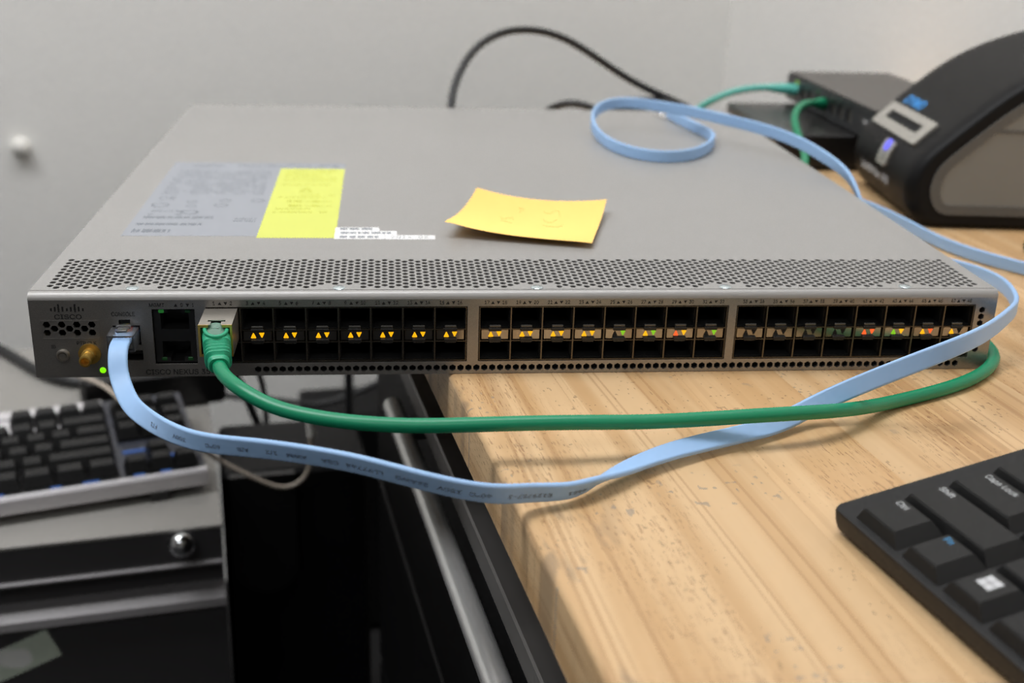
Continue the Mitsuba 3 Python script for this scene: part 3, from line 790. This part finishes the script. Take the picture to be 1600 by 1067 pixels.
# ------------------------------------------------------------------ black keyboard at the right
KB = 'black_keyboard'
tag(KB, 'black desk keyboard with white lettering at the lower right on the wood', 'keyboard')
bp = sbox(0, 0, 0.44, 0.128).buffer(-0.003).buffer(0.003, 6)
secs = []
for ins, z in ((0.0016, -0.0086), (0.0004, -0.0078), (0, -0.0050), (0, -0.0012), (0.0004, -0.0003), (0.0014, 0.0)):
    r = np.array(sbox(0, 0, 0.44, 0.128).buffer(-0.004 - ins).buffer(0.004, 5).exterior.coords)[:-1]
    secs.append(np.c_[r, np.full(len(r), z)])
add('case', loft(secs), 'keyboard_black', KF, smooth=40, parent=KB)
for u in (0.03, 0.40):
    add('foot', rbox(u, u + 0.018, 0.106, 0.112, -0.0275, -0.008, 0.001), 'keyboard_black', KF, parent=KB)
DU = 0.0209
ROWV = [(0.0052, 0.0200), (0.0234, 0.0375), (0.0414, 0.0555), (0.0594, 0.0735), (0.0774, 0.0915), (0.1005, 0.1140)]


def kkey(u0, u1, r, leg=None):
    v0, v1 = ROWV[r]
    k = add('key', taper((u0 - 0.0019, u1 + 0.0042, v0 - 0.0022, v1 + 0.0016), (u0, u1, v0, v1), -0.0004, 0.0042), 'key_black', KF, parent=KB)
    if leg:
        s, col, h, du, dv = leg
        m = text(s, h, False, 0.0001)
        m.apply_translation((u0 + du, v1 - dv, 0.00412))
        add('legend', m, col, KF, parent=k)
    return k


LW = 'legend_white'
kkey(0.0125, 0.0300, 0, ('Ctrl', LW, 0.0024, 0.0022, 0.0042))
kkey(0.0384, 0.0517, 0, ('Fn', 'legend_blue', 0.0024, 0.0016, 0.0038))
kw = kkey(0.0594, 0.0728, 0)
pan = [sbox(0.0628 + i * 0.0031, 0.0112 + j * 0.0031, 0.0628 + i * 0.0031 + 0.0028, 0.0112 + j * 0.0031 + 0.0028) for i in (0, 1) for j in (0, 1)]
add('legend', cat([ext_xy(q, 0.00412, 0.00424) for q in pan]), LW, KF, parent=kw)
kkey(0.0807, 0.0940, 0, ('Alt', LW, 0.0024, 0.0018, 0.0042))
kkey(0.1016, 0.2120, 0)
for i in range(4):
    kkey(0.220 + i * 0.0261, 0.2382 + i * 0.0261, 0)
kkey(0.0120, 0.0513, 1, ('Shift', LW, 0.0024, 0.0022, 0.0042))
for i, c in enumerate('ZXCVBNM,./'):
    kkey(0.0594 + DU * i, 0.0728 + DU * i, 1, (c, LW, 0.0024, 0.0020, 0.0040))
kkey(0.0594 + DU * 10, 0.33, 1)
kkey(0.0120, 0.0398, 2, ('Caps Lock', LW, 0.0023, 0.0030, 0.0042))
for i, c in enumerate('ASDFGHJKL;'):
    kkey(0.0482 + DU * i, 0.0616 + DU * i, 2, (c, LW, 0.0024, 0.0020, 0.0040))
kkey(0.0120, 0.0345, 3, ('Tab', LW, 0.0023, 0.0030, 0.0042))
for i, c in enumerate('QWERTYUIOP[]'):
    kkey(0.0427 + DU * i, 0.0561 + DU * i, 3, (c, LW, 0.0024, 0.0020, 0.0040))
for i, c in enumerate('`1234567890-='):
    kkey(0.0120 + DU * i, 0.0254 + DU * i, 4, (c, LW, 0.0022, 0.0020, 0.0040))
for i in range(13):
    kkey(0.0120 + DU * i, 0.0254 + DU * i, 5)

# ------------------------------------------------------------------ label printer
LP = 'label_printer'
tag(LP, 'black arched label printer with silver slot trim and blue power light', 'label printer')
prof = np.array([(0.012, 0.0), (0.002, 0.003), (-0.005, 0.011), (-0.009, 0.022), (-0.0085, 0.034), (-0.003, 0.047), (0.009, 0.060), (0.026, 0.0755), (0.046, 0.0925), (0.070, 0.1075), (0.097, 0.1185), (0.120, 0.1235), (0.142, 0.120), (0.160, 0.106), (0.170, 0.085), (0.173, 0.05), (0.172, 0.01), (0.165, 0.0)])
cl = CubicSpline(np.arange(len(prof)), prof)(np.linspace(0, len(prof) - 1, 90))
cl[:, 1] = np.maximum(cl[:, 1], 0.0)
PWD = 0.138
ctr = np.array([0.08, 0.045])
pcs = Polygon(cl)
secs = []
for y in [0, 0.0006, 0.002, 0.005, 0.009, 0.014, 0.04, 0.07, 0.1, PWD - 0.014, PWD - 0.009, PWD - 0.005, PWD - 0.002, PWD - 0.0006, PWD]:
    d = min(y, PWD - y)
    ins = 0.0 if d >= 0.012 else 0.012 - math.sqrt(max(0, 0.012 ** 2 - (0.012 - d) ** 2))
    q = ctr + (cl - ctr) * (1 - ins * 0.6 / 0.075)
    q[:, 1] = np.maximum(q[:, 1] - 0.0 * ins, 0.0004)
    secs.append(np.c_[q[:, 0], np.full(len(q), y), q[:, 1]])
add('body', loft(secs), 'printer_black', PF, smooth=35, parent=LP)
win = Polygon(ctr + (cl - ctr) * (1 - 0.012 * 0.6 / 0.075)).buffer(-0.006).buffer(-0.012).buffer(0.012, 8)
ring = win.difference(win.buffer(-0.0065, 8))
add('panel_frame', ext_xz(ring, -0.0012, 0.001), 'printer_frame', PF, parent=LP)
add('side_panel', ext_xz(win.buffer(-0.0064, 8), -0.0004, 0.001), 'printer_grey', PF, parent=LP, label='grey side panel')
add('panel_seam', ext_xz(win.buffer(-0.0064, 8).intersection(sbox(-0.1, 0.0665, 0.3, 0.069)), -0.0010, 0.0), 'printer_frame', PF, parent=LP)
fr = cl[8:60]
fa = np.concatenate([[0], np.cumsum(np.linalg.norm(np.diff(fr, axis=0), axis=1))])


def on_front(m, yc, zc, lift=0.0):
    """wrap a flat mesh (x right, y up, z out) on the printer's curved front around (yc, zc)"""
    a0 = np.interp(zc, fr[:, 1], fa)
    a = a0 + m.vertices[:, 1]
    x, z = np.interp(a, fa, fr[:, 0]), np.interp(a, fa, fr[:, 1])
    dx, dz = np.interp(a + 1e-3, fa, fr[:, 0]) - x, np.interp(a + 1e-3, fa, fr[:, 1]) - z
    l = np.hypot(dx, dz)
    nx, nz = -dz / l, dx / l
    h = m.vertices[:, 2] + lift
    m.vertices = np.c_[x + nx * h, yc - m.vertices[:, 0], z + nz * h]
    return m


def ctext(s, h, w, bold=False):
    m = text(s, h, bold, 0.0003)
    b = m.bounds
    m.vertices[:, 0] = ((m.vertices[:, 0] - b[0, 0]) / (b[1, 0] - b[0, 0]) - 0.5) * w
    m.vertices[:, 1] -= h / 2
    return m


def fine(poly, h):
    m = ext_xy(poly, 0, h)
    for _ in range(2):
        m = m.subdivide()
    return m


pr('printer_blue', rgb(60, 150, 225), 0.5)
add('lettering', on_front(ctext('DYMO', 0.0075, 0.037, True), 0.094, 0.0705, 0.0001), 'printer_blue', PF, parent=LP)
add('lettering', on_front(ctext('LabelWriter 450', 0.0058, 0.064), 0.076, 0.0225, 0.0001), 'legend_white', PF, parent=LP)
slot = sbox(-0.046, -0.0085, 0.046, 0.0085).buffer(0.002)
hole = sbox(-0.034, -0.0030, 0.034, 0.0040)
add('slot_trim', on_front(fine(slot.difference(hole), 0.0022), 0.074, 0.0585), 'printer_silver', PF, smooth=30, parent=LP)
add('slot', on_front(fine(hole, 0.0006), 0.074, 0.0585), 'inside_black', PF, parent=LP)
tongue = sbox(-0.0075, -0.024, 0.0075, -0.0112).buffer(0.0025).difference(Point(0, -0.0195).buffer(0.0045))
add('button_trim', on_front(fine(tongue, 0.0018), 0.062, 0.0540), 'printer_silver', PF, smooth=30, parent=LP)
add('power_button', on_front(fine(Point(0, -0.0195).buffer(0.0042), 0.0022), 0.062, 0.0540), 'printer_grey', PF, smooth=30, parent=LP)
bl = on_front(fine(Point(0, -0.0125).buffer(0.0042), 0.0028), 0.062, 0.0540)
bl.apply_transform(PF)
scene[LP + '__power_light'] = lamp(mikit.ply(bl, 'led_base'), (0.16, 0.16, 1.3))

# ------------------------------------------------------------------ small switch on a flat black box
bxm = rbox(0.4700, 0.6650, 0.4270, 0.5800, 0.0022, 0.0300, 0.0015)
BB = 'media_box'
add('body', bxm, 'box_black', parent=BB)
for x in (0.485, 0.65):
    for y in (0.44, 0.565):
        f = trimesh.creation.cylinder(0.006, 0.0022, sections=16); f.apply_translation((x, y, 0.0011))
        add('foot', f, 'black_plastic', parent=BB)
tag(BB, 'flat glossy black box lying on the bench under the small switch', 'box')
SS = 'small_switch'
tag(SS, 'small dark network switch with eight jacks stacked on a flat black box', 'network switch')
add('body', rbox(0.5370, 0.6330, 0.3960, 0.6060, 0.0302, 0.0545, 0.0012), 'switch_black', parent=SS)
add('top_cover', rbox(0.5362, 0.6335, 0.3955, 0.6065, 0.0540, 0.0556, 0.0005), 'switch_top', parent=SS)
fpz = sbox(0.396, 0.0312, 0.606, 0.0538)
for i in range(8):
    y = 0.5780 - i * 0.0190
    fpz = fpz.difference(sbox(y - 0.0065, 0.0365, y + 0.0065, 0.0470))
fm = trimesh.creation.extrude_polygon(fpz, 0.0022, engine='earcut')
fm.apply_transform(frame((0.5346, 0, 0), (0, 1, 0), (0, 0, 1), (1, 0, 0)))
add('front_panel', fm, 'switch_black', parent=SS)
for i in range(8):
    y = 0.5780 - i * 0.0190
    pj = add('jack', cat([bx(0.5362, 0.5366, y - 0.0065, y + 0.0065, 0.0365, 0.0470), bx(0.5346, 0.5362, y - 0.0065, y - 0.0060, 0.0365, 0.0470)]), 'tab_metal', parent=SS)
    d = mikit.ply(bx(0.5341, 0.5346, y - 0.0030, y + 0.0030, 0.0485, 0.0510), 'led_green_dim' if i in (0, 3) else 'dark_metal')
    if i == 0:
        d = lamp(d, (0.18, 0.40, 0.02))
    add('link_light', d, None, parent=pj)
add('wording', frame and cat([bx(0.5341, 0.5346, 0.402 + 0.002 * k, 0.4032 + 0.002 * k, 0.0425, 0.0450) for k in range(6)]), 'legend_white', parent=SS)
TC = 'teal_patch_cable'
tag(TC, 'teal patch cable running from behind the grey switch into the small switch', 'cable')
add('cord', tube([(0.4200, 0.5700, 0.0040), (0.4340, 0.5860, 0.0080), (0.4450, 0.6000, 0.0170), (0.4569, 0.5930, 0.0279), (0.4762, 0.5860, 0.0384), (0.5000, 0.5810, 0.0435), (0.5180, 0.5790, 0.0440)], 0.0029, 80), 'cable_teal', smooth=True, parent=TC)
add('boot', tube([(0.5080, 0.5800, 0.0438), (0.5200, 0.5785, 0.0435), (0.5340, 0.5780, 0.0425)], [0.0032, 0.0048, 0.0055], 14, 12), 'cable_teal', smooth=40, parent=TC)

# ------------------------------------------------------------------ black cord and adapter behind the switch
BC = 'black_power_cord'
tag(BC, 'black power cord arching up behind the grey switch against the wall', 'power cord')
add('cord', tube([(0.2085, 0.4960, 0.0180), (0.2090, 0.5000, 0.0270), (0.2094, 0.5050, 0.0361), (0.2138, 0.5200, 0.0526), (0.2304, 0.5450, 0.0764), (0.2509, 0.5600, 0.0886), (0.2716, 0.5700, 0.0923), (0.2952, 0.5750, 0.0906), (0.3254, 0.5800, 0.0794), (0.3742, 0.5800, 0.0506), (0.4102, 0.5750, 0.0345), (0.4397, 0.5700, 0.0205), (0.4540, 0.5780, 0.0075), (0.4640, 0.6100, 0.0046)], 0.0032, 140), 'cable_black', smooth=True, parent=BC)
add('plug', cat([rbox(0.2000, 0.2170, 0.4745, 0.4990, 0.0060, 0.0200, 0.002)]), 'black_plastic', parent=BC)
adp = rbox(-0.028, 0.028, -0.016, 0.016, 0.0, 0.034, 0.005)
add('power_adapter', adp, 'black_plastic', zrot((0.3880, 0.5650, 0.0002), 20), label='black power adapter lying behind the grey switch under the arching cord', category='power adapter')
add('black_cable', tube([(0.3600, 0.5690, 0.0080), (0.3450, 0.5720, 0.0220), (0.3250, 0.5780, 0.0270), (0.3050, 0.5850, 0.0200), (0.2900, 0.5950, 0.0038), (0.2700, 0.6050, 0.0034)], 0.0034, 50), 'cable_black', smooth=True, label='short black cord behind the rear edge of the grey switch', category='cable')
pe = lathe([(0.0001, 0), (0.0042, 0), (0.0050, 0.0010), (0.0050, 0.022), (0.0044, 0.023), (0.0044, 0.030), (0.0050, 0.031), (0.0050, 0.055), (0.0001, 0.055)], 24)
pe.apply_transform(frame((0.5615, 0.1925, 0.0051), (0, 0, 1), (0.13, 0.99, 0), (0.99, -0.13, 0)))
add('cable_connector', pe, 'black_plastic', smooth=35, label='black barrel connector lying on the wood at the right edge', category='connector')

# ------------------------------------------------------------------ side cabinet with its keyboard
CB_ = 'side_cabinet'
tag(CB_, 'grey topped dark metal cabinet at the lower left holding a silver keyboard', 'cabinet')
add('top_panel', rbox(-0.95, 0.0, 0.0, 0.400, -0.0030, 0.0, 0.0006), 'cabinet_grey', CF, parent=CB_)
add('body', bx(-0.95, -0.001, 0.012, 0.398, FLOOR + 0.24, -0.003), 'cabinet_dark', CF, parent=CB_)
add('front_rail', rbox(-0.95, -0.001, 0.0005, 0.0125, -0.0290, -0.003, 0.0005), 'cabinet_dark', CF, parent=CB_)
add('trim_strip', rbox(-0.95, -0.001, -0.0030, 0.0125, -0.0325, -0.0292, 0.0010), 'cabinet_lip', CF, parent=CB_)
add('trim_strip', hull([(x, y, z) for x in (-0.95, -0.001) for y, z in ((0.012, -0.054), (0.0005, -0.055), (-0.0055, -0.060), (-0.0065, -0.066), (-0.003, -0.0700), (0.012, -0.0705))]), 'cabinet_lip', CF, parent=CB_)
DR = add('door_panel', rbox(-0.95, -0.001, -0.001, 0.0122, FLOOR + 0.26, -0.0708, 0.0008), 'cabinet_dark', CF, parent=CB_)
kn = lathe([(0.0001, 0.0135), (0.0050, 0.0130), (0.0085, 0.0100), (0.0095, 0.0065), (0.0085, 0.0035), (0.0055, 0.0015), (0.0055, 0.0), (0.0001, 0.0)], 32)
kn.apply_transform(frame((-0.0300, 0.0006, -0.0105), (1, 0, 0), (0, 0, 1), (0, -1, 0)))
add('knob', kn, 'chrome', CF, smooth=40, parent=CB_, label='round chrome knob')
tp = rbox(-0.034, 0.034, -0.0004, 0.0, -0.0125, 0.0125, 0.0001)
tf = CF @ frame((-0.158, -0.0011, -0.0950), (0.935, 0, 0.355), (0, 1, 0), (-0.355, 0, 0.935))
TL = add('tape_label', tp, 'tape', tf, parent=CB_, label='silver tape label')
add('foot', bx(-0.94, -0.01, 0.03, 0.38, FLOOR, FLOOR + 0.24), 'black_metal', CF, parent=CB_)

SK = 'silver_keyboard'
tag(SK, 'silver cased mechanical keyboard with tall black keys on the side cabinet', 'keyboard')
KD, KWD = 0.140, 0.355
secs = []
kp = lambda y: 0.0025 + 0.0120 + 0.010 * y / KD
case = [(0, 0.0030), (0.0, 0.0140), (0.0012, 0.0158), (0.0060, 0.0158), (0.0065, 0.0140), (KD - 0.0160, 0.0235), (KD - 0.0155, 0.0255), (KD - 0.0012, 0.0257), (KD, 0.0245), (KD, 0.0080)]
cm = cat([ext_yz(Polygon(case), -KWD, -0.0650), ext_yz(Polygon([(0, 0.0030), (0.0, 0.0140), (0.0012, 0.0158), (0.0060, 0.0158), (0.0068, 0.0140), (0.0068, 0.0030)]), -0.0650, 0.0)])
add('case', cm, 'case_silver', LF, parent=SK)
for x in (-0.037, -0.30):
    add('foot', rbox(x - 0.007, x + 0.007, -0.0008, 0.012, -0.0055, 0.0035, 0.001), 'black_plastic', LF, parent=SK)
    add('foot', rbox(x - 0.006, x + 0.006, KD - 0.02, KD - 0.008, -0.0055, 0.0095, 0.001), 'black_plastic', LF, parent=SK)
U = 0.0185
pr('plate_shaded', rgb(52, 54, 62), 0.3)  # dark colour holds the switch's shade over the arrow keys
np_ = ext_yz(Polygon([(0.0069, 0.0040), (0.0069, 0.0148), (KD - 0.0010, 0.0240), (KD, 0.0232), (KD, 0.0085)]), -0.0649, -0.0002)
add('plate', np_, 'plate_shaded', LF, parent=SK, label='dark plate added around the arrow keys for the shade of the switch')
rowy = [0.0075 + U * i for i in range(5)] + [0.0075 + U * 5.3]
kdict = {}
nav = -0.0045
main = nav - 3 * U - 0.0040


def lkey(xr, w, r):
    """key whose right edge is xr, w units wide, row r"""
    if (w, r) not in kdict:
        y0 = rowy[r]
        zb = 0.0158 + 0.0095 * y0 / KD
        m = taper((-w * U + 0.0001, -0.0001, y0 + 0.0001, y0 + U - 0.0001), (-w * U + 0.0030, -0.0030, y0 + 0.0042, y0 + U - 0.0032), zb + 0.0010, zb + 0.0105, 0.0007)
        m.apply_transform(np.block([[LF[:3, :3], np.zeros((3, 1))], [0, 0, 0, 1]]))
        kdict[(w, r)] = mikit.ply(m, 'key_black')
    o = LF[:3, 3] + LF[:3, 0] * xr
    add('key', {**kdict[(w, r)], 'to_world': T().translate(o.tolist())}, None, parent=SK)


for r, ks in enumerate(([1.25, 1.25, 1.25, 1.25, 6.25, 1.25, 1.25, 1.25], [2.75] + [1] * 10 + [2.25], [2.25] + [1] * 11 + [1.75], [1.5] + [1] * 12 + [1.5], [2] + [1] * 13, [1, 1, 1, 1, -0.5, 1, 1, 1, 1, -0.5, 1, 1, 1, 1, -1, 1])):
    x = main
    for w in ks:
        if w > 0:
            lkey(x, w, r)
        x -= abs(w) * U
for r, cs in ((0, (0, 1, 2)), (1, (1,)), (3, (0, 1, 2)), (4, (0, 1, 2)), (5, (0, 1, 2))):
    for c in cs:
        lkey(nav - c * U, 1, r)
for x, y, w in ((-0.030, 0.0078, 0.004), (-0.050, 0.0078, 0.004), (-0.085, 0.0078, 0.006), (-0.110, 0.0078, 0.004), (-0.150, 0.0078, 0.004), (-0.048, 0.046, 0.010), (-0.025, 0.032, 0.008)):
    zb = 0.0145 + 0.0095 * y / KD
    m = bx(x - w, x + w, y - 0.0012, y + 0.0012, zb, zb + 0.0012)
    m.apply_transform(LF)
    scene[key_free(SK + '__backlight')] = lamp(mikit.ply(m, 'led_base'), (0.03, 0.09, 0.30))

# ------------------------------------------------------------------ cords and cases in the gap between cabinet and bench
add('beige_cord', tube([(-0.130, 0.500, -0.1990), (-0.105, 0.474, -0.1970), (-0.083, 0.449, -0.1950), (-0.055, 0.405, -0.1945), (-0.025, 0.371, -0.1950), (0.004, 0.367, -0.2120), (0.019, 0.380, -0.2320), (0.028, 0.382, -0.2390), (0.051, 0.385, -0.2540), (0.071, 0.388, -0.2610), (0.085, 0.390, -0.2530), (0.091, 0.391, -0.2300), (0.092, 0.391, -0.2100)], 0.0019, 90), 'cable_beige', smooth=True,
    label='thin beige cord hanging in a loop beside the side cabinet', category='cord')
wc = tube([(0.092, 0.391, -0.216), (0.0915, 0.391, -0.207), (0.0905, 0.391, -0.200)], 0.0038, 6, 12)
add('tip', wc, 'white_cap', smooth=40, parent='beige_cord', label='white end')
# dark slim computer standing beside the cabinet
TW = 'slim_computer'
tag(TW, 'black computer case with a rounded front panel standing in the dark gap', 'computer case')
add('body', rbox(0.000, 0.124, 0.0, 0.10, 0, 0.505, 0.004), 'black_metal', zrot((0.0150, 0.4000, FLOOR), 8.2), parent=TW)
fpn = sbox(0.006, 0.405, 0.062, 0.505).union(Point(0.034, 0.418).buffer(0.028)).buffer(-0.001)
add('front_panel', ext_xz(fpn, -0.006, 0.001), 'black_gloss', zrot((0.0150, 0.4000, FLOOR), 8.2), parent=TW)
TW2 = 'tower_computer'
tag(TW2, 'black tower computer standing on the floor behind the tool cabinet end', 'computer case')
add('body', rbox(0.0, 0.140, 0.0, 0.10, 0, 0.325, 0.004), 'black_metal', zrot((0.0480, 0.900, FLOOR), 8.2), parent=TW2)
add('front_panel', rbox(0.004, 0.136, -0.010, 0.001, 0.01, 0.318, 0.003), 'black_gloss', zrot((0.0480, 0.900, FLOOR), 8.2), parent=TW2)
for nm, pts, r, lb in (
        ('hanging_cable', [(-0.060, 0.600, -0.2345), (-0.030, 0.606, -0.2335), (-0.006, 0.610, -0.2400), (0.022, 0.608, -0.300), (0.054, 0.608, -0.371), (0.070, 0.610, -0.430), (0.075, 0.610, -0.60)], 0.0042, 'black cable curving down into the gap beside the side cabinet'),
        ('hanging_cable', [(-0.16, 0.862, -0.376), (-0.085, 0.871, -0.381), (-0.040, 0.876, -0.390), (0.017, 0.885, -0.401), (0.066, 0.893, -0.410), (0.104, 0.898, -0.401), (0.143, 0.904, -0.386), (0.19, 0.910, -0.365)], 0.0040, 'black cable sagging across the grey wall below the bench'),
        ('hanging_cable', [(0.112, 1.080, -0.225), (0.111, 0.980, -0.215), (0.109, 0.875, -0.250), (0.1075, 0.848, -0.338), (0.107, 0.848, -0.381), (0.106, 0.848, -0.451), (0.106, 0.850, -0.74)], 0.0058, 'black cable running straight down in front of the grey wall'),
        ('hanging_cable', [(0.20, 0.80, -0.40), (0.17, 0.81, -0.405), (0.150, 0.815, -0.402), (0.125, 0.82, -0.402)], 0.0050, 'short black plug end under the bench beside the straight cable'),
        ('hanging_cable', [(-0.330, 0.740, -0.2350), (-0.270, 0.680, -0.2350), (-0.227, 0.640, -0.2350), (-0.179, 0.585, -0.2350), (-0.150, 0.560, -0.2345), (-0.128, 0.555, -0.2345), (-0.118, 0.585, -0.2345), (-0.100, 0.610, -0.2345)], 0.0050, 'black cable lying on the grey cabinet top behind the silver keyboard')):
    k = key_free(nm)
    add(nm, tube(pts, r, 80), 'cable_black', smooth=True, label=lb, category='cable')

PB = 'power_brick'
tag(PB, 'black power brick on the grey cabinet top behind the silver keyboard', 'power adapter')
add('body', rbox(-0.125, 0.0, 0.0, 0.065, 0.0, 0.036, 0.004), 'black_gloss', zrot((0.0080, 0.5150, -0.2398), 16), parent=PB)
add('cord', tube([(-0.004, 0.575, -0.222), (0.010, 0.585, -0.224), (0.022, 0.600, -0.236), (0.030, 0.62, -0.28), (0.034, 0.63, -0.5)], 0.0030, 40), 'cable_black', smooth=True, parent=PB)
